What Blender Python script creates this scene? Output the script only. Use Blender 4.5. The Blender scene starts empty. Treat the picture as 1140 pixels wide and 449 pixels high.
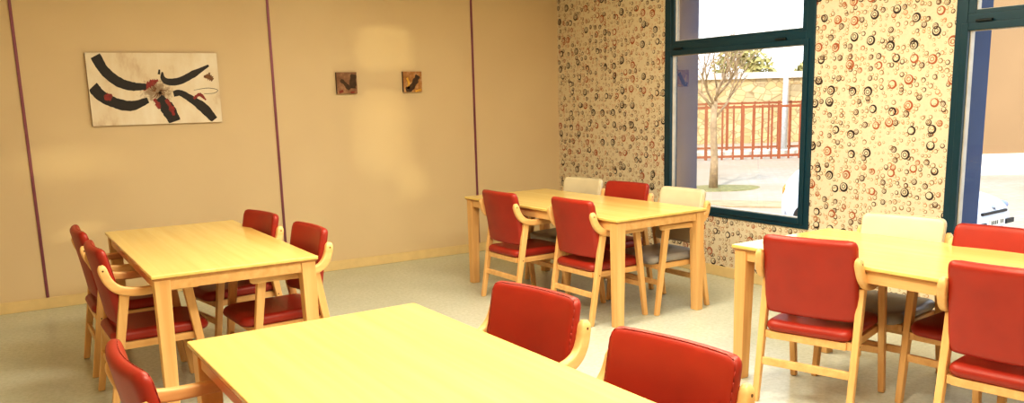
import bpy, bmesh, math, random
from mathutils import Vector, Matrix, noise
C = bpy.context.scene.collection
PI = math.pi
rnd = random.Random(7)

# ------------------------------------------------------------------ materials
def S(c):
    """sRGB 0-255 -> linear rgba"""
    o = []
    for v in c:
        v = v/255.0
        o.append(v/12.92 if v <= .04045 else ((v+.055)/1.055)**2.4)
    return (o[0], o[1], o[2], 1)

class NT:
    def __init__(s, name):
        s.m = bpy.data.materials.new(name); s.m.use_nodes = True
        s.t = s.m.node_tree; s.b = s.t.nodes['Principled BSDF']
    def n(s, typ, **kw):
        nd = s.t.nodes.new(typ)
        for k, v in kw.items():
            if k.startswith('i_'): nd.inputs[k[2:].replace('_', ' ')].default_value = v
            else: setattr(nd, k, v)
        return nd
    def l(s, a, b): s.t.links.new(a, b)
    def math(s, op, a, b=None, c=None):
        nd = s.n('ShaderNodeMath', operation=op)
        for i, v in enumerate((a, b, c)):
            if v is None: continue
            if isinstance(v, (int, float)): nd.inputs[i].default_value = v
            else: s.l(v, nd.inputs[i])
        return nd.outputs[0]
    def mix(s, fac, a, b):
        nd = s.n('ShaderNodeMix', data_type='RGBA')
        for sock, v in ((nd.inputs[0], fac), (nd.inputs[6], a), (nd.inputs[7], b)):
            if isinstance(v, (int, float, tuple)): sock.default_value = v
            else: s.l(v, sock)
        return nd.outputs[2]
    def coord(s, which='Object', scale=(1, 1, 1), rot=(0, 0, 0)):
        tc = s.n('ShaderNodeTexCoord'); mp = s.n('ShaderNodeMapping')
        mp.inputs['Scale'].default_value = scale; mp.inputs['Rotation'].default_value = rot
        s.l(tc.outputs[which], mp.inputs['Vector']); return mp.outputs[0]
    def noise(s, vec, scale, detail=3, rough=.5):
        nd = s.n('ShaderNodeTexNoise'); nd.inputs['Scale'].default_value = scale
        nd.inputs['Detail'].default_value = detail; nd.inputs['Roughness'].default_value = rough
        s.l(vec, nd.inputs['Vector']); return nd.outputs[0]
    def ramp(s, fac, stops):
        nd = s.n('ShaderNodeValToRGB'); e = nd.color_ramp.elements
        while len(e) < len(stops): e.new(.5)
        for el, (p, c) in zip(e, stops): el.position = p; el.color = c
        s.l(fac, nd.inputs[0]); return nd.outputs[0]
    def bump(s, h, strength=.2, dist=.002):
        nd = s.n('ShaderNodeBump'); nd.inputs['Strength'].default_value = strength
        nd.inputs['Distance'].default_value = dist
        s.l(h, nd.inputs['Height']); s.l(nd.outputs[0], s.b.inputs['Normal'])

def simple(name, c, rough=.5, metal=0, var=.12, scale=12, spec=.5, bump=0):
    k = NT(name); v = k.noise(k.coord(), scale)
    d = tuple(x*(1-var) for x in c[:3])+(1,); e = tuple(min(1, x*(1+var)) for x in c[:3])+(1,)
    k.l(k.ramp(v, [(.3, d), (.7, e)]), k.b.inputs['Base Color'])
    k.b.inputs['Roughness'].default_value = rough; k.b.inputs['Metallic'].default_value = metal
    k.b.inputs['Specular IOR Level'].default_value = spec
    if bump: k.bump(v, bump)
    return k.m

def wood(name, a, b, rough=.38, axis='X', fine=1.0, planks=False):
    k = NT(name)
    sc = {'X': (.6, 14, 14), 'Y': (14, .6, 14), 'Z': (14, 14, .6)}[axis]
    v = k.coord(scale=tuple(x*fine for x in sc))
    g = k.noise(v, 1.6, 5, .6)
    col = k.ramp(g, [(.3, a), (.72, b)])
    if planks:
        w = k.coord()
        sp = k.n('ShaderNodeSeparateXYZ'); k.l(w, sp.inputs[0])
        t = k.math('FLOOR', k.math('MULTIPLY', sp.outputs[0 if axis == 'Y' else 1], 11.0))
        wn = k.n('ShaderNodeTexWhiteNoise', noise_dimensions='1D'); k.l(t, wn.inputs['W'])
        f = k.math('MULTIPLY', wn.outputs[0], .35)
        col = k.mix(f, col, tuple(x*.86 for x in a[:3])+(1,))
    k.l(col, k.b.inputs['Base Color'])
    k.b.inputs['Roughness'].default_value = rough
    return k.m

def vinyl(name, c, c2, rough=.42):
    k = NT(name); v = k.coord()
    k.l(k.ramp(k.noise(v, 7, 2), [(.3, c), (.7, c2)]), k.b.inputs['Base Color'])
    k.b.inputs['Roughness'].default_value = rough
    vo = k.n('ShaderNodeTexVoronoi'); vo.inputs['Scale'].default_value = 420; k.l(v, vo.inputs['Vector'])
    k.bump(vo.outputs[0], .25, .0006)
    return k.m

def wallpaper():
    k = NT('circle_wallpaper'); tc = k.n('ShaderNodeTexCoord')
    sp = k.n('ShaderNodeSeparateXYZ'); k.l(tc.outputs['Object'], sp.inputs[0])
    cb = k.n('ShaderNodeCombineXYZ'); k.l(sp.outputs[1], cb.inputs[0]); k.l(sp.outputs[2], cb.inputs[1])
    base = k.ramp(k.noise(cb.outputs[0], 60, 2), [(.3, S((224, 213, 190))), (.7, S((231, 221, 199)))])
    col = base
    def layer(col, cell, off, r0, r1, dark, orange, p_or, p_on, inner, thick):
        ad = k.n('ShaderNodeVectorMath', operation='ADD'); k.l(cb.outputs[0], ad.inputs[0]); ad.inputs[1].default_value = off
        sc = k.n('ShaderNodeVectorMath', operation='SCALE'); k.l(ad.outputs[0], sc.inputs[0]); sc.inputs['Scale'].default_value = 1/cell
        vo = k.n('ShaderNodeTexVoronoi', voronoi_dimensions='2D'); vo.inputs['Scale'].default_value = 1
        vo.inputs['Randomness'].default_value = .62; k.l(sc.outputs[0], vo.inputs['Vector'])
        df = k.n('ShaderNodeVectorMath', operation='SUBTRACT'); k.l(sc.outputs[0], df.inputs[0]); k.l(vo.outputs['Position'], df.inputs[1])
        cs = k.n('ShaderNodeSeparateColor'); k.l(vo.outputs['Color'], cs.inputs[0])
        R = k.math('MULTIPLY_ADD', cs.outputs[0], (r1-r0)/cell, r0/cell)
        def length(v):
            n_ = k.n('ShaderNodeVectorMath', operation='LENGTH'); k.l(v, n_.inputs[0]); return n_.outputs['Value']
        def lt(a, b):
            # soft less-than
            q = k.math('SUBTRACT', b, a); q = k.math('MULTIPLY', q, 1/(.0012/cell)); q = k.math('ADD', q, .5)
            n_ = k.n('ShaderNodeClamp'); k.l(q, n_.inputs[0]); return n_.outputs[0]
        outer = lt(length(df.outputs[0]), R)
        o2 = k.n('ShaderNodeVectorMath', operation='ADD'); k.l(df.outputs[0], o2.inputs[0])
        # thick side of the crescent points in a per-cell direction
        ang = k.math('MULTIPLY_ADD', cs.outputs[1], 2.4, 2.2)
        cx = k.math('MULTIPLY', k.math('COSINE', ang), k.math('MULTIPLY', R, thick*.55))
        cy = k.math('MULTIPLY', k.math('SINE', ang), k.math('MULTIPLY', R, thick*.55))
        cv = k.n('ShaderNodeCombineXYZ'); k.l(cx, cv.inputs[0]); k.l(cy, cv.inputs[1])
        k.l(cv.outputs[0], o2.inputs[1])
        L2 = length(o2.outputs[0])
        hole = lt(L2, k.math('MULTIPLY', R, 1-thick))
        ring = k.math('MULTIPLY', outer, k.math('SUBTRACT', 1, hole))
        if inner:
            a = lt(L2, k.math('MULTIPLY', R, .48)); b = lt(L2, k.math('MULTIPLY', R, .28))
            r2 = k.math('MULTIPLY', k.math('MULTIPLY', a, k.math('SUBTRACT', 1, b)), k.math('GREATER_THAN', cs.outputs[0], .45))
            ring = k.math('MAXIMUM', ring, k.math('MULTIPLY', r2, .8))
        on = k.math('LESS_THAN', cs.outputs[2], p_on)
        ring = k.math('MULTIPLY', ring, on)
        isor = k.math('LESS_THAN', k.math('FRACT', k.math('MULTIPLY', cs.outputs[2], 37.7)), p_or)
        ink = k.mix(isor, dark, orange)
        return k.mix(ring, col, ink)
    col = layer(col, .036, (.013, .37, 0), .006, .013, S((178, 146, 100)), S((200, 146, 96)), .4, .66, False, .30)
    col = layer(col, .052, (.53, .21, 0), .010, .018, S((146, 114, 82)), S((190, 136, 96)), .22, .58, False, .30)
    col = layer(col, .078, (.23, .81, 0), .014, .023, S((88, 66, 54)), S((170, 104, 70)), .16, .58, True, .33)
    col = layer(col, .150, (.71, .11, 0), .027, .035, S((44, 32, 32)), S((168, 92, 58)), .42, .84, True, .30)
    k.l(col, k.b.inputs['Base Color']); k.b.inputs['Roughness'].default_value = .6
    return k.m

def glass_mat(name, tint=(1, 1, 1, 1), fac=1.0):
    m = bpy.data.materials.new(name); m.use_nodes = True; t = m.node_tree; t.nodes.clear()
    o = t.nodes.new('ShaderNodeOutputMaterial'); mx = t.nodes.new('ShaderNodeMixShader')
    tr = t.nodes.new('ShaderNodeBsdfTransparent'); gl = t.nodes.new('ShaderNodeBsdfGlossy'); fr = t.nodes.new('ShaderNodeFresnel')
    tr.inputs[0].default_value = tint; gl.inputs['Roughness'].default_value = .01; fr.inputs[0].default_value = 1.35
    t.links.new(fr.outputs[0], mx.inputs[0]); t.links.new(tr.outputs[0], mx.inputs[1]); t.links.new(gl.outputs[0], mx.inputs[2])
    t.links.new(mx.outputs[0], o.inputs[0]); return m

M = {}
M['paper'] = wallpaper()
M['glass'] = glass_mat('window_glass', (.96, .97, .98, 1))
M['top'] = wood('yellow_beech_top', S((234, 203, 122)), S((242, 215, 138)), .17, 'X', 1, True)
M['edge'] = wood('beech_edge', S((176, 120, 66)), S((200, 146, 86)), .45)
M['beechx'] = wood('beech_grain_x', S((222, 172, 112)), S((240, 198, 138)), .4, 'X')
M['beechz'] = wood('beech_grain_z', S((222, 172, 112)), S((240, 198, 138)), .4, 'Z')
M['red'] = vinyl('red_vinyl', S((150, 42, 30)), S((162, 46, 32)))
M['redp'] = vinyl('red_piping', S((148, 41, 29)), S((154, 43, 30)))
M['cream'] = vinyl('cream_vinyl', S((208, 200, 176)), S((216, 208, 184)))
M['creamp'] = vinyl('cream_piping', S((205, 190, 150)), S((210, 195, 160)))
M['grey'] = vinyl('grey_vinyl', S((150, 150, 152)), S((164, 162, 162)), .35)
M['screw'] = simple('dark_screw', S((90, 60, 35)), .4, .3)
M['frame'] = simple('petrol_frame', S((20, 62, 80)), .35, .1, .06)
M['framed'] = simple('petrol_dark', S((8, 26, 34)), .4)
M['bead'] = simple('pale_bead', S((205, 200, 190)), .35)
M['strip'] = simple('mauve_strip', S((138, 84, 100)), .35, .3, .2, 3)
M['base'] = simple('cream_baseboard', S((232, 208, 156)), .45, 0, .04)
M['ceil'] = simple('ceiling_paint', S((240, 232, 215)), .8, 0, .03)
M['plain'] = simple('plain_wall', S((222, 200, 160)), .8, 0, .04)
M['blue'] = simple('blue_render', S((66, 82, 118)), .8, 0, .06, 5)
M['white'] = simple('white_paint_metal', S((204, 210, 224)), .2, 0, .02)
M['black'] = simple('black_rubber', S((25, 25, 27)), .6)
M['carglass'] = simple('dark_car_glass', S((40, 50, 60)), .05)
M['lamp'] = simple('amber_lamp', S((230, 130, 50)), .2)
M['lampw'] = simple('clear_lamp', S((120, 135, 175)), .1)
M['hub'] = simple('wheel_metal', S((170, 170, 175)), .3, .8)
M['rust'] = simple('rust_orange_paint', S((158, 88, 58)), .55, 0, .1, 2)
M['bark'] = simple('bark', S((165, 140, 110)), .9, 0, .3, 8)
M['leafy'] = simple('dry_foliage', S((170, 160, 100)), .8, 0, .4, 3)
M['hillm'] = simple('dry_hill', S((196, 188, 150)), .9, 0, .35, .5)
M['grass'] = simple('dry_grass', S((132, 126, 80)), .9, 0, .3, 10)
M['concrete'] = simple('pale_concrete', S((225, 218, 205)), .8, 0, .05, 2)
M['gutter'] = simple('sandy_gutter', S((176, 150, 116)), .9, 0, .2, 3)
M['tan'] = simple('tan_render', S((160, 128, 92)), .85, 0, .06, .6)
M['pole'] = simple('pale_pole', S((225, 228, 230)), .4)

def left_wall_mat():
    k = NT('tan_fabric_panel'); v = k.coord()
    a = k.noise(v, 1.3, 2)
    c = k.ramp(a, [(.3, S((221, 199, 163))), (.7, S((226, 205, 169)))])
    k.l(c, k.b.inputs['Base Color']); k.b.inputs['Roughness'].default_value = .55
    w = k.n('ShaderNodeTexWave'); w.inputs['Scale'].default_value = 130; k.l(v, w.inputs['Vector'])
    k.bump(w.outputs[1], .12, .001); return k.m
M['panel'] = left_wall_mat()

def floor_mat():
    k = NT('linoleum'); v = k.coord()
    a = k.noise(v, 2.2, 4, .6); b = k.noise(v, 38, 3, .7)
    c = k.ramp(a, [(.3, S((198, 206, 196))), (.7, S((208, 215, 206)))])
    d = k.mix(k.ramp(b, [(.42, (0, 0, 0, 1)), (.62, (.55, .55, .55, 1))]), c, S((180, 188, 174)))
    k.l(d, k.b.inputs['Base Color']); k.b.inputs['Roughness'].default_value = .24
    k.b.inputs['Specular IOR Level'].default_value = .45
    return k.m
M['floor'] = floor_mat()

def pave_mat():
    k = NT('paving'); v = k.coord()
    br = k.n('ShaderNodeTexBrick'); br.inputs['Scale'].default_value = 1.6
    br.inputs['Color1'].default_value = S((176, 168, 156)); br.inputs['Color2'].default_value = S((168, 158, 144)); br.inputs['Mortar'].default_value = S((160, 148, 132))
    br.inputs['Mortar Size'].default_value = .02; k.l(v, br.inputs['Vector'])
    a = k.noise(v, .35, 4)
    k.l(k.mix(k.ramp(a, [(.4, (0, 0, 0, 1)), (.65, (.6, .6, .6, 1))]), br.outputs[0], S((168, 144, 118))), k.b.inputs['Base Color'])
    k.b.inputs['Roughness'].default_value = .85; return k.m
M['pave'] = pave_mat()

def stone_mat():
    k = NT('rubble_stone'); v = k.coord(scale=(1, 1, 1.5))
    vo = k.n('ShaderNodeTexVoronoi'); vo.inputs['Scale'].default_value = 2.2; k.l(v, vo.inputs['Vector'])
    ve = k.n('ShaderNodeTexVoronoi', feature='DISTANCE_TO_EDGE'); ve.inputs['Scale'].default_value = 2.2; k.l(v, ve.inputs['Vector'])
    cs = k.n('ShaderNodeSeparateColor'); k.l(vo.outputs['Color'], cs.inputs[0])
    c = k.ramp(cs.outputs[0], [(0, S((200, 168, 118))), (.5, S((225, 200, 150))), (1, S((180, 160, 125)))])
    k.l(k.mix(k.ramp(ve.outputs[0], [(.0, (1, 1, 1, 1)), (.06, (0, 0, 0, 1))]), c, S((150, 125, 90))), k.b.inputs['Base Color'])
    k.b.inputs['Roughness'].default_value = .9; return k.m
M['stone'] = stone_mat()

# ------------------------------------------------------------------ mesh helpers
def obj(name, bm, mat, parent=None, smooth=False, bevel=0, seg=2):
    me = bpy.data.meshes.new(name)
    bmesh.ops.recalc_face_normals(bm, faces=bm.faces[:])
    bm.to_mesh(me); bm.free()
    for m in (mat if isinstance(mat, (list, tuple)) else [mat]): me.materials.append(m)
    o = bpy.data.objects.new(name, me); C.objects.link(o)
    if parent: o.parent = parent
    if smooth or bevel:
        for p in me.polygons: p.use_smooth = True
    if bevel:
        b = o.modifiers.new('bevel', 'BEVEL'); b.width = bevel; b.segments = seg; b.limit_method = 'ANGLE'; b.angle_limit = .6
        b.harden_normals = True
    return o
def tag(o, label, cat, group=None, kind=None):
    o['label'] = label; o['category'] = cat
    if group: o['group'] = group
    if kind: o['kind'] = kind
    return o
def thing(name, label, cat, loc=(0, 0, 0), rotz=0, group=None):
    o = bpy.data.objects.new(name, None); C.objects.link(o)
    o.location = loc; o.rotation_euler = (0, 0, rotz); o.empty_display_size = .1
    return tag(o, label, cat, group)
def struct(o): o['kind'] = 'structure'; return o
def box(bm, a, b, mi=0):
    x0, y0, z0 = a; x1, y1, z1 = b
    v = [bm.verts.new(p) for p in ((x0,y0,z0),(x1,y0,z0),(x1,y1,z0),(x0,y1,z0),(x0,y0,z1),(x1,y0,z1),(x1,y1,z1),(x0,y1,z1))]
    fs = []
    for f in ((0,3,2,1),(4,5,6,7),(0,1,5,4),(1,2,6,5),(2,3,7,6),(3,0,4,7)):
        q = bm.faces.new([v[i] for i in f]); q.material_index = mi; fs.append(q)
    return fs
def B(*boxes):
    bm = bmesh.new()
    for b in boxes: box(bm, *b)
    return bm
def taper(bm, p0, p1, s0, s1, mi=0):
    """square post between two points; s0/s1 = (x size, y size) at each end, sections kept level"""
    vs = []
    for p, s in ((p0, s0), (p1, s1)):
        for dx, dy in ((-1,-1),(1,-1),(1,1),(-1,1)):
            vs.append(bm.verts.new((p[0]+dx*s[0]/2, p[1]+dy*s[1]/2, p[2])))
    for f in ((0,3,2,1),(4,5,6,7),(0,1,5,4),(1,2,6,5),(2,3,7,6),(3,0,4,7)):
        q = bm.faces.new([vs[i] for i in f]); q.material_index = mi
def sweep(bm, path, sec, mi=0, up=None):
    """sweep rounded section; path = [(pos, w, h)], w along side axis, h along in-plane normal"""
    rings = []
    n = len(path)
    for i, (p, w, h) in enumerate(path):
        a = Vector(path[max(0, i-1)][0]); b = Vector(path[min(n-1, i+1)][0]); t = (b-a).normalized()
        u0 = Vector(up) if up else Vector((0, 1, 0))
        side = (u0 - t*u0.dot(t)).normalized(); nn = t.cross(side).normalized()
        rings.append([bm.verts.new(Vector(p)+side*(sx*w/2)+nn*(sz*h/2)) for sx, sz in sec])
    k = len(sec)
    for a, b in zip(rings, rings[1:]):
        for i in range(k):
            q = bm.faces.new((a[i], a[(i+1) % k], b[(i+1) % k], b[i])); q.material_index = mi
    for r_, rev in ((rings[0], True), (rings[-1], False)):
        q = bm.faces.new(r_[::-1] if rev else r_); q.material_index = mi
def squircle(k=12, e=4.0):
    out = []
    for i in range(k):
        a = 2*PI*(i+.5)/k; c, s = math.cos(a), math.sin(a)
        out.append((math.copysign(abs(c)**(2/e), c), math.copysign(abs(s)**(2/e), s)))
    return out
SQ = squircle(16, 5); CI = [(math.cos(2*PI*i/12), math.sin(2*PI*i/12)) for i in range(12)]
def tube(bm, pts, r, mi=0, k=8):
    ci = [(math.cos(2*PI*i/k), math.sin(2*PI*i/k)) for i in range(k)]
    rr = r if isinstance(r, (list, tuple)) else [r]*len(pts)
    d = Vector(pts[-1])-Vector(pts[0]); up = (0, 1, 0) if abs(d.normalized().y) < .8 else (1, 0, 0)
    sweep(bm, [(p, 2*q, 2*q) for p, q in zip(pts, rr)], ci, mi, up)
def cushion(W, H, T, R, bend, n=22, edge=.16, closed=True):
    """pillowed slab; u,v plane W x H with corner radius R, thickness T; bend(u,v,t)->xyz"""
    bm = bmesh.new()
    def par(n):
        r = []
        for i in range(n+1):
            s = -1+2*i/n; r.append(math.copysign(1-(1-abs(s))**1.7, s))
        return r
    P = par(n)
    def rim(u, v):
        m = max(abs(u), abs(v))
        if m < 1e-6: return 0, 0
        x, y = u*W/2, v*H/2
        # where ray hits box edge and rounded box edge
        bx, by = x/m, y/m
        ax, ay = abs(bx), abs(by); cx, cy = W/2-R, H/2-R
        k = 1.0
        if ax > cx and ay > cy:
            # solve |k*(ax,ay)-(cx,cy)| = R
            A_ = ax*ax+ay*ay; B_ = -2*(ax*cx+ay*cy); D_ = cx*cx+cy*cy-R*R
            k = (-B_+math.sqrt(max(0, B_*B_-4*A_*D_)))/(2*A_)
        return x*(1+(k-1)*m**2), y*(1+(k-1)*m**2)
    grids = []
    for sgn in (1, -1):
        g = []
        for i, u in enumerate(P):
            row = []
            for j, v in enumerate(P):
                x, y = rim(u, v); m = max(abs(u), abs(v))
                q = max(0, (m-(1-edge))/edge)
                h = math.sqrt(max(0, 1-q*q))*(.9+.1*(1-m*m))
                onrim = m > .9999
                if onrim and sgn == -1: row.append(grids[0][i][j]); continue
                row.append(bm.verts.new(bend(x, y, sgn*h*T/2)))
            g.append(row)
        grids.append(g)
        for i in range(n):
            for j in range(n):
                bm.faces.new((g[i][j], g[i+1][j], g[i+1][j+1], g[i][j+1]))
    return bm, P, rim
# ------------------------------------------------------------------ chair
def bez(pts, n=26):
    """Catmull-Rom through points"""
    out = []; P = [Vector(p) for p in pts]; P = [2*P[0]-P[1]]+P+[2*P[-1]-P[-2]]
    segs = len(P)-3
    for s in range(segs):
        m = max(2, n//segs)
        for i in range(m):
            t = i/m; a, b, c, d = P[s:s+4]
            out.append(.5*((2*b)+(-a+c)*t+(2*a-5*b+4*c-d)*t*t+(-a+3*b-3*c+d)*t**3))
    out.append(P[-2]); return out

def back_bend(x, y, t):
    # x lateral, y up along the pad, t thickness (+ = towards the sitter)
    s = (y+.205)/.41                      # 0 bottom, 1 top
    X = .092-.048*s-.022*s*s - .026*(1-(x/.22)**2)   # lateral hollow
    Z = .464+.402*s
    return (X+t*.97, -x, Z+t*.22)
def seat_bend(x, y, t):
    X = .275+y
    f = max(0, (y-.14)/.12)
    k = 1-.11*f*f
    dip = -.008*max(0, 1-(x/.2)**2)*max(0, 1-(y/.24)**2)
    return (X, x*k, .397+t+dip-.010*f*f)
def make_chair(name, label, kind, group):
    t = thing(name, label, 'chair', group=group)
    fab, pip, seatm = (M['red'], M['redp'], M['red']) if kind == 'red' else (M['cream'], M['creamp'], M['grey'])
    bm, P, rim = cushion(.462, .41, .052, .032, back_bend, edge=.10)
    back = obj('backrest', bm, fab, t, True)
    bm = bmesh.new()
    ring = []
    N = 64
    for i in range(N):
        a = 2*PI*i/N; c, s = math.cos(a), math.sin(a); m = max(abs(c), abs(s)); u, v = c/m*.975, s/m*.975
        x, y = rim(u, v); ring.append(Vector(back_bend(x, y, .0170)))
    for s in range(N):
        tube(bm, [ring[s], ring[(s+1) % N]], .0014, 0, 5)
    obj('piping', bm, pip, back, True)
    bm, P, rim = cushion(.43, .50, .066, .055, seat_bend, edge=.14)
    seat = obj('seat', bm, seatm, t, True)
    # frame under the seat
    bm = B(((.05, -.215, .330), (.475, -.193, .368)), ((.05, .193, .330), (.475, .215, .368)),
           ((.040, -.193, .330), (.062, .193, .368)), ((.452, -.193, .330), (.475, .193, .368)))
    obj('seat_frame', bm, M['beechx'], t, bevel=.003)
    for s in (-1, 1):
        y = s*.234
        bm = bmesh.new(); taper(bm, (0, y, 0), (.108, y, .632), (.034, .032), (.050, .035)); obj('leg', bm, M['beechz'], t, bevel=.006)
        bm = bmesh.new(); taper(bm, (.50, y, 0), (.415, y, .632), (.034, .032), (.050, .035)); obj('leg', bm, M['beechz'], t, bevel=.006)
        pts = bez([(.014, s*.239, .790), (.021, s*.242, .750), (.038, s*.247, .704), (.068, s*.252, .668), (.112, s*.253, .646), (.18, s*.252, .636),
                   (.26, s*.248, .636), (.36, s*.245, .638), (.45, s*.240, .636), (.478, s*.238, .632)], 40)
        n = len(pts); path = []
        for i, p in enumerate(pts):
            e = min(i, n-1-i); k = (.45, .78, .93)[e] if e < 3 else 1
            path.append((p, .036*(k if e < 3 else 1), (.046-.016*max(0, (i/n-.45)))*k))
        bm = bmesh.new(); sweep(bm, path, SQ); arm = obj('armrest', bm, M['beechx'], t, True)
        bm = bmesh.new()
        for (x, z, yy) in ((.018, .762, s*.2585),):
            tube(bm, [(x, yy-s*.004, z), (x, yy+s*.001, z)], .005)
        obj('screw', bm, M['screw'], arm)
        bm = bmesh.new(); tube(bm, [(.066, y+s*.013, .352), (.066, y+s*.0175, .352)], .0045); obj('screw', bm, M['screw'], t)
    obj('rear_stretcher', B(((.026, -.222, .190), (.046, .222, .230))), M['beechx'], t, bevel=.004)
    obj('front_stretcher', B(((.457, -.222, .215), (.477, .222, .253))), M['beechx'], t, bevel=.004)
    return t
def kids(o): return [c for c in bpy.data.objects if c.parent == o]
def dup(root):
    r = root.copy(); C.objects.link(r)
    for ch in kids(root):
        c = ch.copy(); C.objects.link(c); c.parent = r
        for g in kids(ch):
            d = g.copy(); C.objects.link(d); d.parent = c
    return r
GR = {'red': 'red armchairs around the tables', 'cream': 'cream backed armchairs on the window side'}
SRC = {k: make_chair('dining_armchair', '', k, GR[k]) for k in ('red', 'cream')}
bpy.context.view_layer.update()
first = {'red': True, 'cream': True}
D = math.radians
CH = [
 ('red', -4.87, -2.7, 2, 'red armchair left of the left table, nearer one with its curved arm in full view'),
 ('red', -4.885, -1.95, 1, 'red armchair at the far left, mostly hidden behind the chair in front of it'),
 ('red', -3.75, -1.95, 190, 'red armchair on the right of the left table, the one farther from the camera'),
 ('red', -3.69, -2.78, 184, 'red armchair on the right of the left table, arm behind the near corner leg'),
 ('red', -2.01, -2.04, 2, 'red armchair seen from behind at the middle table, beside its far left leg'),
 ('red', -1.885, -2.82, 2, 'red armchair seen from behind at the middle table, beside its near corner leg'),
 ('cream', -0.87, -1.65, 188, 'cream backed armchair behind the middle table, closest to the room corner'),
 ('red', -0.835, -2.21, 188, 'red backed armchair behind the middle table, between two cream ones'),
 ('cream', -0.83, -2.86, 181, 'cream backed armchair with grey seat behind the middle table, under the left window'),
 ('red', -1.98, -4.91, 18, 'red armchair turned slightly, seen from behind at the left end of the right table'),
 ('red', -1.945, -5.83, 10, 'red armchair seen from behind at the right table, cut by the right photo edge'),
 ('cream', -.96, -4.75, 190, 'cream backed armchair behind the right table, against the patterned wall between the windows'),
 ('red', -.98, -5.305, 186, 'red backed armchair behind the right table in front of the right window'),
 ('red', -3.565, -5, 189, 'red armchair across the foreground table, smaller of its two backs at bottom centre'),
 ('red', -3.61, -5.79, 189, 'red armchair across the foreground table, largest red back at the bottom of the photo'),
 ('red', -5, -4.977, 3, 'red armchair at the bottom left, near the left corner of the foreground table'),
]
for kind, x, y, h, lab in CH:
    if first[kind]: o = SRC[kind]; first[kind] = False
    else: o = dup(SRC[kind])
    o.location = (x, y, 0); o.rotation_euler = (0, 0, D(h)); o['label'] = lab

# ------------------------------------------------------------------ tables
def make_table(label, x, y, rz, L, W):
    t = thing('dining_table', label, 'table', (x, y, 0), rz, 'beech dining tables')
    bm = bmesh.new(); box(bm, (-L/2, -W/2, .732), (L/2, W/2, .750))
    obj('tabletop', bm, M['top'], t, bevel=.004)
    bm = bmesh.new()
    # bevelled lipping below the top
    vs = []
    for z, d in ((.7319, .001), (.722, .010)):
        vs.append([bm.verts.new((sx*(L/2-d), sy*(W/2-d), z)) for sx, sy in ((-1,-1),(1,-1),(1,1),(-1,1))])
    for i in range(4): bm.faces.new((vs[0][i], vs[0][(i+1)%4], vs[1][(i+1)%4], vs[1][i]))
    bm.faces.new(vs[0][::-1]); bm.faces.new(vs[1])
    obj('edge_lipping', bm, M['edge'], t)
    a = .022; i = .07
    obj('apron', B(((-L/2+i, -W/2+a, .668), (L/2-i, -W/2+a+.02, .7215)), ((-L/2+i, W/2-a-.02, .668), (L/2-i, W/2-a, .7215)),
                   ((-L/2+a, -W/2+i, .668), (-L/2+a+.02, W/2-i, .7215)), ((L/2-a-.02, -W/2+i, .668), (L/2-a, W/2-i, .7215))), M['beechx'], t)
    for sx in (-1, 1):
        for sy in (-1, 1):
            bm = bmesh.new(); c = (sx*(L/2-.052), sy*(W/2-.052))
            c0 = (sx*(L/2-.046), sy*(W/2-.046))
            taper(bm, (c0[0], c0[1], 0), (c[0], c[1], .7215), (.062, .062), (.078, .078))
            obj('leg', bm, M['beechz'], t, bevel=.004)
    return t
make_table('beech table at the left of the room with four red armchairs around it', -4.239, -2.269, D(90)+.008, 1.839, .847)
make_table('long beech table in the room corner beside the left window', -1.396, -2.222, -1.527, 1.963, .857)
make_table('beech table at the right edge in front of the right window', -1.430, -5.305, -1.537, 1.963, .844)
make_table('beech table in the foreground, its bright yellow top cut by the bottom edge', -4.262, -5.478, -1.542, 1.963, .892)

# ------------------------------------------------------------------ room
GZ = -1.02
YW = [(-3.325, -1.70), (-6.02, -4.39)]; Z0, Z1, CE, TH = .513, 2.62, 2.85, .40
XB, YB = -7.2, -9.6
def wallbox(name, a, b, m): return struct(obj(name, B((a, b)), m))
wallbox('floor', (XB-.2, YB-.2, -.2), (0, 0, 0), M['floor'])
wallbox('ceiling', (XB-.2, YB-.2, CE), (TH, .2, CE+.2), M['ceil'])
wallbox('wall_left', (XB-.2, 0, -.2), (0, .2, CE), M['panel'])
wallbox('wall_rear', (XB-.2, YB-.2, -.2), (0, YB, CE), M['plain'])
wallbox('wall_side', (XB-.2, YB, -.2), (XB, 0, CE), M['plain'])
bm = bmesh.new()
ys = [.2] + [v for a, b in YW for v in (b, a)] + [YB-.2]
for i in range(0, len(ys), 2): box(bm, (0, ys[i+1], GZ), (TH, ys[i], CE))
for a, b in YW:
    box(bm, (0, a, GZ), (TH, b, Z0)); box(bm, (0, a, Z1), (TH, b, CE))
bm.normal_update()
for f in bm.faces: f.material_index = 0 if (f.calc_center_median().x < 1e-4) else 1
struct(obj('wall_right', bm, [M['paper'], M['blue']]))
struct(obj('baseboard_left', B(((XB, -.014, 0), (0, 0, .09))), M['base'], bevel=.003))
struct(obj('baseboard_right', B(((-.014, YB, 0), (0, -.014, .09))), M['base'], bevel=.003))
for k, x in enumerate((-1.042, -3.068, -5.012)):
    struct(obj('trim_%d' % (k+1), B(((x-.011, -.010, .09), (x+.011, 0, CE))), M['strip'], bevel=.003))
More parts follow.
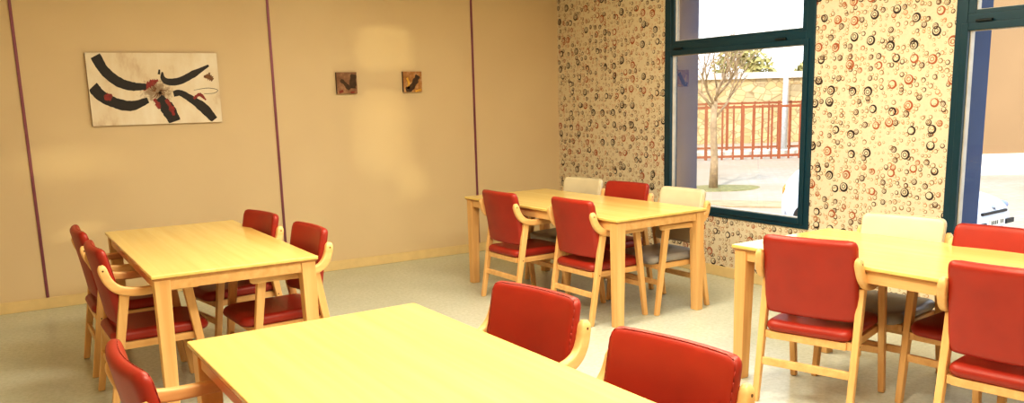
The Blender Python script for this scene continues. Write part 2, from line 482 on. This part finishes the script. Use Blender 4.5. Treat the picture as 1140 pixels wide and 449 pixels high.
for k, (a, b) in enumerate(YW):
    w = thing('window_%d' % (k+1), '', '', (0, 0, 0)); 
    for q in ('label', 'category'): del w[q]
    w['kind'] = 'structure'
    F0, F1 = -.012, .06
    def fr(y0, y1, z0, z1): return ((F0, y0, z0), (F1, y1, z1))
    obj('window_frame', B(fr(a, a+.075, Z0, Z1), fr(b-.075, b, Z0, Z1), fr(a+.075, b-.075, Z0, Z0+.055), fr(a+.075, b-.075, Z1-.07, Z1), fr(a+.075, b-.075, 1.93, 2.0)), M['frame'], w, bevel=.005)
    # opening sash in the lower light, fixed sash above
    def ring(y0, y1, z0, z1, t, x0, x1):
        return [((x0, y0, z0), (x1, y0+t, z1)), ((x0, y1-t, z0), (x1, y1, z1)), ((x0, y0+t, z0), (x1, y1-t, z0+t)), ((x0, y0+t, z1-t), (x1, y1-t, z1))]
    s1 = obj('sash', B(*ring(a+.045, b-.045, Z0+.035, 1.945, .045, -.024, .03)), M['frame'], w, bevel=.004)
    s2 = obj('sash', B(*ring(a+.07, b-.07, 1.975, Z1-.04, .048, -.006, .03)), M['frame'], w, bevel=.004)
    bd = ring(a+.088, b-.088, Z0+.078, 1.902, .006, .004, .05)
    obj('glazing_bead', B(*bd), M['bead'], s1)
    obj('glazing_bead', B(*ring(a+.116, b-.116, 2.021, Z1-.086, .006, .010, .05)), M['bead'], s2)
    for y0, y1, z0, z1, sh in ((a+.088, b-.088, Z0+.078, 1.902, s1), (a+.116, b-.116, 2.021, Z1-.086, s2)):
        bm = bmesh.new(); bm.faces.new([bm.verts.new(p) for p in ((.02, y0, z0), (.02, y0, z1), (.02, y1, z1), (.02, y1, z0))])
        bmesh.ops.reverse_faces(bm, faces=bm.faces[:]); obj('pane', bm, M['glass'], sh)
    for yy in (b-.19, a+.30):
        bm = bmesh.new(); tube(bm, [(-.029, yy-.05, 1.955), (-.029, yy+.05, 1.955)], .009); obj('hinge', bm, M['framed'], s1)

# ------------------------------------------------------------------ pictures on the left wall
def uv_art(px, py):
    # measured positions on the canvas -> metres on the wall plane
    u = (px-(52+.108*(py-78)))/(553-.045*(py-78)); v = (py-(78-11*u))/((382-30*u)-(78-11*u))
    return u, v
def ribbon(bm, pts, ws, mi, y, W, H, jag=.06):
    P = bez([(a, b, 0) for a, b in pts], 28); n = len(P)
    L, R = [], []
    for i, p in enumerate(P):
        t = (P[min(n-1, i+1)]-P[max(0, i-1)]).normalized(); nn = Vector((-t.y, t.x, 0))
        s = i/(n-1)*(len(ws)-1); k = int(min(len(ws)-2, s)); w = ws[k]+(ws[k+1]-ws[k])*(s-k)
        w *= 1.12*(1+rnd.uniform(-jag, jag))
        for lst, sg in ((L, 1), (R, -1)):
            q = p+nn*sg*w/2; u, v = uv_art(q.x, q.y); u = min(.995, max(.005, u)); v = min(.99, max(.01, v))
            lst.append(bm.verts.new(((u-.5)*W, y, (.5-v)*H)))
    for i in range(n-1):
        f = bm.faces.new((L[i], L[i+1], R[i+1], R[i])); f.material_index = mi
def art_canvas_mat():
    k = NT('painted_canvas'); v = k.coord()
    a = k.noise(k.coord(scale=(3, 3, 1.5)), 1.5, 6, .6)
    c = k.ramp(a, [(.28, S((200, 170, 140))), (.44, S((236, 222, 200))), (.7, S((248, 240, 226)))])
    # brown bloom in the middle
    ln = k.n('ShaderNodeVectorMath', operation='LENGTH'); sc = k.n('ShaderNodeVectorMath', operation='MULTIPLY')
    sc.inputs[1].default_value = (3.3, 0, 4.4); ad = k.n('ShaderNodeVectorMath', operation='ADD'); ad.inputs[1].default_value = (0, 0, .02)
    k.l(v, ad.inputs[0]); k.l(ad.outputs[0], sc.inputs[0]); k.l(sc.outputs[0], ln.inputs[0])
    m = k.math('ADD', ln.outputs['Value'], k.math('MULTIPLY', k.noise(v, 26, 5, .8), 1.1))
    c = k.mix(k.ramp(m, [(.75, (.75, .75, .75, 1)), (1.35, (0, 0, 0, 1))]), c, S((120, 84, 50)))
    k.l(c, k.b.inputs['Base Color']); k.b.inputs['Roughness'].default_value = .6
    return k.m
AM = [art_canvas_mat(), simple('black_paint', S((22, 15, 18)), .5, 0, .3, 30), simple('red_paint', S((140, 30, 26)), .45, 0, .3, 30), simple('brown_paint', S((120, 82, 52)), .6, 0, .4, 40), simple('canvas_edge', S((120, 80, 55)), .7)]
W_, H_ = 1.005, .575
bm = bmesh.new(); box(bm, (-W_/2, 0, -H_/2), (W_/2, .028, H_/2))
bm.normal_update()
for f in bm.faces: f.material_index = 0 if f.calc_center_median().y < 1e-4 else 4
ribbon(bm, [(285, 225), (300, 210), (325, 195), (348, 184)], [16, 26, 22, 8], 2, -.0008, W_, H_, .4)
ribbon(bm, [(94, 90), (130, 150), (185, 195), (240, 212), (298, 212)], [38, 36, 36, 32, 22], 1, -.0012, W_, H_)
ribbon(bm, [(82, 215), (118, 255), (180, 285), (240, 293), (305, 268)], [40, 40, 38, 38, 22], 1, -.0012, W_, H_)
ribbon(bm, [(354, 140), (352, 160)], [6, 10], 1, -.0012, W_, H_)
ribbon(bm, [(366, 150), (368, 175), (390, 190), (440, 185), (500, 155), (568, 118)], [6, 18, 26, 28, 26, 8], 1, -.0012, W_, H_)
ribbon(bm, [(348, 258), (385, 300), (418, 358)], [36, 54, 44], 1, -.0012, W_, H_)
ribbon(bm, [(380, 262), (402, 300), (412, 330)], [10, 20, 8], 2, -.0016, W_, H_, .3)
ribbon(bm, [(412, 240), (440, 235), (480, 255), (540, 295), (588, 345)], [22, 22, 26, 38, 30], 1, -.0012, W_, H_)
ribbon(bm, [(498, 258), (525, 240), (552, 262)], [8, 14, 6], 2, -.0016, W_, H_, .3)
ribbon(bm, [(128, 262), (145, 258), (160, 250)], [16, 30, 8], 2, -.0016, W_, H_, .4)
ribbon(bm, [(330, 262), (345, 285), (352, 304)], [10, 18, 8], 2, -.0016, W_, H_, .4)
ribbon(bm, [(545, 165), (568, 165), (585, 178)], [8, 26, 12], 3, -.0008, W_, H_, .4)
ribbon(bm, [(500, 222), (560, 212), (604, 218), (590, 232), (545, 236)], [1.5, 2, 2, 2, 1.5], 1, -.0012, W_, H_)
for a in range(14):
    an = rnd.uniform(0, 2*PI); r0, r1 = 8, rnd.uniform(25, 50)
    ribbon(bm, [(345+r0*math.cos(an), 228+r0*math.sin(an)), (345+(r0+r1)/2*math.cos(an+.1), 228+(r0+r1)/2*math.sin(an+.1)*.8), (345+r1*math.cos(an+.3), 228+r1*math.sin(an+.3)*.8)], [5, 3, 1], 3, -.001, W_, H_, .4)
o = tag(obj('painting', bm, AM), 'large landscape abstract painting with black and red brush strokes on the tan wall', 'painting')
o.location = (-4.043, -.030, 1.72)

def small_art(label, x, z, s, base, strokes):
    bm = bmesh.new(); box(bm, (-s/2, 0, -s/2), (s/2, .028, s/2)); bm.normal_update()
    for f in bm.faces: f.material_index = 0 if f.calc_center_median().y < 1e-4 else 2
    for pts, ws, mi in strokes:
        P = bez([(a, b, 0) for a, b in pts], 12); n = len(P); L, R = [], []
        for i, p in enumerate(P):
            t = (P[min(n-1, i+1)]-P[max(0, i-1)]).normalized(); nn = Vector((-t.y, t.x, 0)); w = ws*(1+rnd.uniform(-.25, .25))
            for lst, sg in ((L, 1), (R, -1)):
                q = p+nn*sg*w/2; lst.append(bm.verts.new(((min(.99, max(.01, q.x))-.5)*s, -.001, (.5-min(.99, max(.01, q.y)))*s)))
        for i in range(n-1): f = bm.faces.new((L[i], L[i+1], R[i+1], R[i])); f.material_index = mi
    o = tag(obj('small_picture', bm, [base, simple('bronze_dark', S((74, 54, 38)), .35, .3, .3, 30), simple('picture_side', S((62, 34, 24)), .6), simple('ember_red', S((130, 44, 26)), .5), simple('gold_leaf', S((232, 180, 80)), .3, .5, .3, 30)]), label, 'picture', 'pair of small square pictures')
    o.location = (x, -.030, z)
def swirl(name, a, b, c):
    k = NT(name); v = k.coord(); n_ = k.noise(v, 9, 5, .7)
    k.l(k.ramp(n_, [(.3, a), (.5, b), (.68, c)]), k.b.inputs['Base Color']); k.b.inputs['Roughness'].default_value = .35; k.b.inputs['Metallic'].default_value = .25; return k.m
small_art('small square picture with dark V shape and red lower edge, left of the pair', -2.394, 1.745, .196, swirl('copper_swirl', S((96, 62, 44)), S((140, 104, 78)), S((180, 140, 108))),
          [([(.2, .35), (.42, .55), (.62, .8)], .18, 1), ([(.86, .1), (.8, .4), (.78, .75)], .3, 1), ([(.1, .92), (.3, .86)], .12, 3), ([(.66, .94), (.86, .92)], .08, 3)])
small_art('small square picture with gold and cream swirls, right one of the pair', -1.727, 1.748, .196, swirl('gold_swirl', S((120, 80, 45)), S((180, 130, 80)), S((225, 196, 160))),
          [([(.12, .9), (.4, .8), (.62, .5), (.8, .2)], .26, 1), ([(.2, .3), (.28, .55), (.24, .85)], .12, 4), ([(.62, .96), (.95, .88)], .1, 4)])

# ------------------------------------------------------------------ outside
AX = Vector((.854, -.52, 0)); FW = Vector((.52, .854, 0))
# ground
bm = B(((TH, -40, GZ-.3), (90, 90, GZ))); g = struct(obj('ground', bm, M['pave']))
def placed(o, p, rz): o.location = p; o.rotation_euler = (0, 0, rz); return o
RA = math.atan2(-.52, .854)     # local x = along AX, local y = FW
# sandy gutter strip and kerb
bm = B(((-14, -.55, 0), (2.2, .55, .03)))
struct(placed(obj('trim_4', bm, M['gutter']), (9.7, 6.1, GZ), RA-.35))
# tree and its grass patch
bm = bmesh.new()
ring_ = [bm.verts.new((1.1*math.cos(a)*(1+.1*math.sin(3*a)), .75*math.sin(a), .025)) for a in [2*PI*i/28 for i in range(28)]]
low_ = [bm.verts.new((v.co.x*1.05, v.co.y*1.05, 0)) for v in ring_]
bm.faces.new(ring_)
for i in range(28): bm.faces.new((ring_[i], ring_[(i+1)%28], low_[(i+1)%28], low_[i]))
TP = (11.55, 9.2)
tag(placed(obj('grass_patch', bm, M['grass']), (TP[0]+.1, TP[1]-.1, GZ), RA), 'oval patch of dry grass at the foot of the young tree', 'grass', kind='stuff')
tr = thing('bare_tree', 'slim young bare tree with thin branches seen through the left window', 'tree', (TP[0], TP[1], GZ), RA)
bm = bmesh.new(); tube(bm, [(0, 0, 0), (.02, 0, .8), (-.03, 0, 1.7), (.0, 0, 2.4)], [.13, .10, .09, .08]); obj('trunk', bm, M['bark'], tr, True)
bm = bmesh.new()
def branch(p, d, L, r, dep):
    q = p+d*L*.5+Vector((0, 0, .04)); e = q+(d+Vector((rnd.uniform(-.25, .25), rnd.uniform(-.25, .25), .15))).normalized()*L*.5
    tube(bm, [p, q, e], [r, r*.8, r*.55], 0, 5)
    if dep:
        for _ in range(3 if dep > 1 else 3):
            dd = (d+Vector((rnd.uniform(-.8, .8), rnd.uniform(-.8, .8), rnd.uniform(-.2, .6)))).normalized()
            branch(p+(e-p)*rnd.uniform(.5, 1), dd, L*.68, r*.55, dep-1)
for a in range(7):
    an = a*2*PI/7+.3; branch(Vector((0, 0, 1.9+.09*a)), Vector((math.cos(an)*.75, math.sin(an)*.75, .75)).normalized(), 1.05, .042, 3)
obj('branches', bm, M['bark'], tr, True)
# fences
def fence(label, base, x0, x1, h, step, seed):
    t = thing('iron_fence', label, 'fence', base, RA, 'rust orange railings across the street')
    r_ = random.Random(seed); n = 0; x = x0
    obj('rail', B(((x0, -.03, h-.12), (x1, .03, h-.03))), M['rust'], t); obj('rail', B(((x0, -.03, .08), (x1, .03, .17))), M['rust'], t)
    while x < x1 and n < 95:
        w = .03 if n % 4 else .055
        obj('bar', B(((x-w, -.035, 0), (x+w, .035, h))), M['rust'], t); x += step*(1+r_.uniform(-.22, .22)); n += 1
fence('nearer rust orange iron railing behind the paved street', (20.5, 15.5, GZ), -5, 9, 2.12, .36, 3)
fence('farther rust orange iron railing along the stone wall foot', (23.6, 20.0, GZ), -5, 10, 2.2, .55, 5)
struct(placed(obj('trim_5', B(((-12, -.4, 0), (14, .4, .22))), M['concrete']), (21.6, 16.9, GZ), RA))
# rubble wall, bushes, hill
st = thing('stone_wall', 'long rubble stone retaining wall with pale coping behind the railings', 'wall', (26.5, 24.5, GZ), RA)
obj('stonework', B(((-18, 0, 0), (16, 1, 3.3))), M['stone'], st)
obj('coping', B(((-18, -.15, 3.3), (16, 1.1, 3.62))), M['concrete'], st)
for k_, (cx, w) in enumerate(((-4.5, .3), (-1.2, .3), (3.8, .3), (6.5, .3))):
    obj('buttress', B(((cx, -.2, 0), (cx+w, 0, 3.2))), M['gutter'], st)
def bush(label, base, rx, rz_, n, seed):
    bm = bmesh.new(); r_ = random.Random(seed)
    for _ in range(n):
        a, b, c = r_.gauss(0, 1), r_.gauss(0, 1), abs(r_.gauss(0, 1)); q_ = math.sqrt(a*a+b*b+c*c); q_ = r_.uniform(.5, 1)/q_
        a *= q_; b *= q_; c *= q_; p = Vector((a*rx*1.35, b*rx*.8, c*rz_))
        s = r_.uniform(.12, .3); d = Vector((r_.uniform(-1, 1), r_.uniform(-1, 1), r_.uniform(-.4, 1))).normalized(); e = d.orthogonal().normalized()
        v = [bm.verts.new(p+d*s), bm.verts.new(p+e*s*.45), bm.verts.new(p-d*s*.6), bm.verts.new(p-e*s*.45)]; bm.faces.new(v)
    return tag(placed(obj('bush', bm, M['leafy']), base, RA), label, 'bush', 'bushes on top of the stone wall')
for k_, (cx, rx, hz) in enumerate(((-6.5, 1.2, 1.6), (-2.3, 1.3, 2.2), (2.1, 1.3, 2.0), (6.3, 1.2, 1.0))):
    b = Vector((26.9, 25.2, GZ+3.3))+AX*cx+FW*.6
    bush(['dry yellowish bush on the stone wall behind the bare tree', 'dense olive bush at the middle of the stone wall top', 'wide olive bush right of the dense one on the stone wall', 'low dry bush on the stone wall near the pale lamp post'][k_], b, rx, hz, 900, 20+k_)
struct(placed(obj('terrace', B(((-20, 1, 0), (18, 12, 3.55))), M['hillm']), (26.5, 24.5, GZ), RA))
lp = thing('lamp_post', 'tall pale lamp post standing in front of the stone wall', 'lamp post', (24.9, 18.2, GZ), RA)
bm = bmesh.new(); tube(bm, [(0, 0, 0), (0, 0, 7)], [.14, .09]); obj('pole', bm, M['pole'], lp, True)
bm = bmesh.new(); tube(bm, [(0, 0, 6.9), (.3, 0, 7.2), (1.1, 0, 7.3)], [.05, .05, .05]); obj('arm', bm, M['pole'], lp, True)
obj('lantern', B(((1.0, -.12, 7.2), (1.6, .12, 7.34))), M['pole'], lp, bevel=.03)
# tan building
bd = thing('tan_building', 'plain tan rendered building with pale plinth seen through the right window', 'building', (21.3, 5.2, GZ), RA)
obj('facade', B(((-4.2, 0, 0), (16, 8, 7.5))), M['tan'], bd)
obj('plinth', B(((-4.25, -.06, 0), (16, 0, .62))), M['concrete'], bd)
obj('door', B(((9, -.05, .0), (10, 0, 2.1))), M['framed'], bd)
for x in (11.5, 13.5): obj('window', B(((x, -.03, 1.5), (x+1, 0, 2.8))), M['carglass'], bd)

# car --------------------------------------------------------------
def car():
    t = thing('hatchback_car', 'white hatchback car parked in the street, its tail seen through the left window', 'car', (8.22, 1.54, GZ), 4.801)
    # side profile sections: x, half width low, half width high, z low, z belt/top
    L = 3.55
    prof = [(-1.76, .60, .50, .40, .62), (-1.75, .74, .66, .27, .84), (-1.70, .79, .70, .22, .97), (-1.52, .80, .66, .20, 1.16), (-1.30, .80, .60, .20, 1.33), (-1.08, .80, .59, .20, 1.385), (-1.0, .80, .72, .20, 1.03), (-.5, .80, .75, .18, .97), (.3, .80, .75, .18, .94), (.75, .80, .74, .19, .92),
            (1.2, .79, .71, .20, .86), (1.5, .77, .68, .22, .78), (1.68, .72, .62, .26, .70), (1.76, .64, .52, .34, .60)]
    bm = bmesh.new(); rings = []
    for x, wl, wh, zl, zt in prof:
        r_ = []
        for a in range(25):
            s = a/24; y = -1+2*s
            r_.append((x, y))
        pts = [(-wl*.93, zl), (-wl, zl+.08), (-wl*1.01, (zl+zt)/2), (-wh, zt-.07), (-wh*.93, zt-.02), (-wh*.6, zt+.012), (0, zt+.02), (wh*.6, zt+.012), (wh*.93, zt-.02), (wh, zt-.07), (wl*1.01, (zl+zt)/2), (wl, zl+.08), (wl*.93, zl)]
        rings.append([bm.verts.new((x, y, z)) for y, z in pts])
    for a, b in zip(rings, rings[1:]):
        for i in range(len(a)): bm.faces.new((a[i], a[(i+1)%len(a)], b[(i+1)%len(a)], b[i]))
    bm.faces.new(rings[0]); bm.faces.new(rings[-1][::-1])
    o = obj('body', bm, M['white'], t, True); sm = o.modifiers.new('s', 'SUBSURF'); sm.levels = sm.render_levels = 2
    # cabin: roof white, glass sides
    def cab(name, sec, mat, sub=1):
        bm = bmesh.new(); rs = []
        for x, w, z in sec: rs.append([bm.verts.new((x, -w, z)), bm.verts.new((x, w, z))])
        return bm, rs
    bm = bmesh.new()
    lo = [(-1.62, .70, .96), (.78, .71, .92)]; hi = [(-1.20, .56, 1.38), (-.2, .58, 1.41), (.15, .56, 1.38)]
    base = [(-1.05, .70, .97), (-.9, .72, .97), (-.2, .73, .95), (.82, .69, .90)]
    top = [(-1.12, .56, 1.37), (-.9, .57, 1.40), (-.2, .58, 1.41), (.12, .55, 1.37)]
    rb = [[bm.verts.new((x, s*w, z)) for x, w, z in base] for s in (-1, 1)]; rt = [[bm.verts.new((x, s*w, z)) for x, w, z in top] for s in (-1, 1)]
    for s in (0, 1):
        for i in range(3): bm.faces.new((rb[s][i], rb[s][i+1], rt[s][i+1], rt[s][i]))
    bm.faces.new((rb[0][0], rb[1][0], rt[1][0], rt[0][0])); bm.faces.new((rb[0][3], rb[1][3], rt[1][3], rt[0][3]))
    for i in range(3): bm.faces.new((rt[0][i], rt[0][i+1], rt[1][i+1], rt[1][i]))
    obj('cabin_glass', bm, M['carglass'], t)
    for s in (-1, 1):
        for (a, b) in ((0, 0), (3, 3), (1, 1)):
            bm = bmesh.new(); p, q = base[a], top[b]; tube(bm, [(p[0], s*p[1], p[2]), (q[0], s*q[1], q[2])], .035)
            obj('pillar', bm, M['white'], t, True)
    bm = bmesh.new(); v_ = [bm.verts.new(p) for p in ((-1.635, -.46, 1.075), (-1.635, .46, 1.075), (-1.415, .42, 1.262), (-1.415, -.42, 1.262))]; bm.faces.new(v_)
    o = obj('rear_window', bm, M['carglass'], t); so = o.modifiers.new('s', 'SOLIDIFY'); so.thickness = .03; so.offset = 0
    bm = bmesh.new(); vs = [[bm.verts.new((x, s*(w+.01), z+.012)) for x, w, z in top] for s in (-1, -.5, 0, .5, 1)]
    for i, s in enumerate((-1, -.5, 0, .5, 1)):
        for v in vs[i]: v.co.z += .04*(1-s*s)
    for i in range(4):
        for j in range(3): bm.faces.new((vs[i][j], vs[i][j+1], vs[i+1][j+1], vs[i+1][j]))
    o = obj('roof', bm, M['white'], t, True); so = o.modifiers.new('s', 'SOLIDIFY'); so.thickness = .03
    def bump_(x0, sgn):
        bm = bmesh.new(); path = []
        for i in range(17):
            s = -1+2*i/16; path.append(((x0-sgn*.16*abs(s)**3.2, s*.78, .42), .20, .12))
        sweep(bm, path, SQ, 0, (0, 0, 1)); return bm
    obj('front_bumper', bump_(1.74, 1), M['white'], t, True); obj('rear_bumper', bump_(-1.74, -1), M['white'], t, True)
    obj('grille', B(((1.70, -.42, .555), (1.78, .42, .60))), M['black'], t, bevel=.01)
    obj('air_intake', B(((1.77, -.62, .36), (1.812, -.34, .44)), ((1.77, .34, .36), (1.812, .62, .44))), M['black'], t, bevel=.01)
    pl = obj('number_plate', B(((1.80, -.26, .37), (1.815, .26, .48))), M['bead'], t)
    bm = B(*[((1.8155, -.2+i*.062, .395), (1.8165, -.2+i*.062+.035, .455)) for i in range(7) if i != 4]); obj('plate_marks', bm, M['black'], pl)
    bm = bmesh.new(); 
    vs = [(1.765, 0, .70), (1.772, .035, .66), (1.78, 0, .62), (1.772, -.035, .66)]
    v_ = [bm.verts.new(p) for p in vs]; v2 = [bm.verts.new((p[0]-.05, p[1], p[2])) for p in vs]
    bm.faces.new(v_); bm.faces.new(v2[::-1])
    for i in range(4): bm.faces.new((v_[i], v_[(i+1)%4], v2[(i+1)%4], v2[i]))
    obj('badge', bm, M['hub'], t)
    for s in (-1, 1):
        bm = bmesh.new(); bmesh.ops.create_uvsphere(bm, u_segments=16, v_segments=10, radius=1, matrix=Matrix.Translation((1.60, s*.56, .64)) @ Matrix.Rotation(-s*.35, 4, 'Z') @ Matrix.Diagonal((.10, .14, .075, 1)))
        obj('headlight', bm, M['lampw'], t, True)
        bm = bmesh.new(); bmesh.ops.create_uvsphere(bm, u_segments=12, v_segments=8, radius=1, matrix=Matrix.Translation((-1.70, s*.66, .74)) @ Matrix.Diagonal((.06, .09, .13, 1)))
        obj('tail_light', bm, M['lamp'], t, True)
        bm = bmesh.new(); bmesh.ops.create_uvsphere(bm, u_segments=12, v_segments=8, radius=1, matrix=Matrix.Translation((.62, s*.86, .98)) @ Matrix.Diagonal((.06, .10, .06, 1)))
        obj('wing_mirror', bm, M['white'], t, True)
        for x in (-1.16, 1.12):
            bm = bmesh.new()
            path = [((x, s*.80+d, .27), 0, 0) for d in (0,)]
            bmesh.ops.create_cone(bm, cap_ends=True, segments=28, radius1=.27, radius2=.27, depth=.17, matrix=Matrix.Translation((x, s*.735, .27)) @ Matrix.Rotation(PI/2, 4, 'X'))
            w = obj('wheel', bm, M['black'], t, bevel=.02)
            bm = bmesh.new(); bmesh.ops.create_cone(bm, cap_ends=True, segments=20, radius1=.17, radius2=.14, depth=.02, matrix=Matrix.Translation((x, s*.826, .27)) @ Matrix.Rotation(-s*PI/2, 4, 'X'))
            obj('hubcap', bm, M['hub'], w, bevel=.005)
car()

# ------------------------------------------------------------------ light
w = bpy.data.worlds.new('World'); bpy.context.scene.world = w; w.use_nodes = True
nt = w.node_tree; bg = nt.nodes['Background']
tc = nt.nodes.new('ShaderNodeTexCoord'); sp = nt.nodes.new('ShaderNodeSeparateXYZ'); rp = nt.nodes.new('ShaderNodeValToRGB')
nt.links.new(tc.outputs['Generated'], sp.inputs[0]); nt.links.new(sp.outputs[2], rp.inputs[0]); nt.links.new(rp.outputs[0], bg.inputs[0])
rp.color_ramp.elements[0].color = (.93, .96, 1, 1); rp.color_ramp.elements[1].color = (.75, .88, 1, 1); rp.color_ramp.elements[1].position = .6
bg.inputs[1].default_value = 2.4
def light(name, typ, loc, energy, col, **kw):
    l = bpy.data.lights.new(name, typ); l.energy = energy; l.color = col
    for k, v in kw.items(): setattr(l, k, v)
    o = bpy.data.objects.new(name, l); C.objects.link(o); o.location = loc; return o
def aim(o, d): o.rotation_euler = Vector(d).to_track_quat('-Z', 'Y').to_euler()
s = light('sun', 'SUN', (0, 0, 10), 3.5, (1, .93, .82), angle=.02); aim(s, (.62, .36, -.70))
WARM = (1, .875, .665)
for i, (x, y, e) in enumerate(((-3.6, -3.6, 60), (-1.9, -3.5, 52), (-3.9, -6.0, 72), (-2.1, -5.9, 56), (-4.2, -8.2, 28))):
    light('ceiling_lamp', 'AREA', (x, y, CE-.03), e, WARM, shape='RECTANGLE', size=1.2, size_y=.6)
# added shaped spots stand in for warm reflected light patches on the tan wall
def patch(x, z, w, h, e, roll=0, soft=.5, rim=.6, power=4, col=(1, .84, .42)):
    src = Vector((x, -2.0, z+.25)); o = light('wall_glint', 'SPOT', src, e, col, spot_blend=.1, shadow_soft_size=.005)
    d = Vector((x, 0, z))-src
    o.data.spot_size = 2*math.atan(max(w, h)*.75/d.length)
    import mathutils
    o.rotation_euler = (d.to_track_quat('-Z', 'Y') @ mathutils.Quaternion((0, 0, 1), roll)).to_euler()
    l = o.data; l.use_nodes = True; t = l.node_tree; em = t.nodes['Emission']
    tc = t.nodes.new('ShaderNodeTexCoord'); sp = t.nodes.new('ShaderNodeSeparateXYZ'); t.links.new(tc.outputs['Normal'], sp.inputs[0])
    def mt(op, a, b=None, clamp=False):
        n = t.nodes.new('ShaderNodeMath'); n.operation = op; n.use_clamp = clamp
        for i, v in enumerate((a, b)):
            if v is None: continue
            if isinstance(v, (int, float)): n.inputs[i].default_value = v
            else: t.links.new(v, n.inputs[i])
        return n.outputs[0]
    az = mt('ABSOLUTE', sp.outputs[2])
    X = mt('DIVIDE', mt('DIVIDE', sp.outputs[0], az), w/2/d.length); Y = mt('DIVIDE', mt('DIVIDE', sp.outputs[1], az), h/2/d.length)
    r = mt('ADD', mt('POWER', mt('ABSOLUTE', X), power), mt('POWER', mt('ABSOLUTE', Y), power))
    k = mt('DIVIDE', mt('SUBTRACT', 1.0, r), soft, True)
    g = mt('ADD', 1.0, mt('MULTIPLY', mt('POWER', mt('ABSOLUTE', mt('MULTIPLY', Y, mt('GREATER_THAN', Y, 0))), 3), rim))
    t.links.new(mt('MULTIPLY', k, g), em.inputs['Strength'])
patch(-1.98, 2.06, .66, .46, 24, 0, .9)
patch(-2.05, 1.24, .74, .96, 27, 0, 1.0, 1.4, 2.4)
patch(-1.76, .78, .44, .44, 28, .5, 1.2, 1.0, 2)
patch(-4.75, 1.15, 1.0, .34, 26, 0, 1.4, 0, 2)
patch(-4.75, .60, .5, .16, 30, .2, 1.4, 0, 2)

# ------------------------------------------------------------------ camera
P = [-5.2241, -7.5248, 1.556, .5473, -.1829, -.0269, 927.96, 282.46]
yaw, pitch, roll, f, cy = P[3:]
F = Vector((math.sin(yaw)*math.cos(pitch), math.cos(yaw)*math.cos(pitch), math.sin(pitch)))
R = Vector((math.cos(yaw), -math.sin(yaw), 0)); U = R.cross(F)
R2 = R*math.cos(roll)+U*math.sin(roll); U2 = -R*math.sin(roll)+U*math.cos(roll)
cam = bpy.data.cameras.new('Camera'); co = bpy.data.objects.new('Camera', cam); C.objects.link(co)
m = Matrix((R2, U2, -F)).transposed().to_4x4(); m.translation = Vector(P[:3]); co.matrix_world = m
cam.sensor_fit = 'HORIZONTAL'; cam.sensor_width = 36; cam.lens = 36*f/1140
cam.shift_y = (cy-224.5)/1140; cam.clip_start = .05; cam.clip_end = 300
bpy.context.scene.camera = co
vs_ = bpy.context.scene.view_settings
vs_.view_transform = 'Standard'; vs_.look = 'Medium High Contrast'; vs_.exposure = 0.0
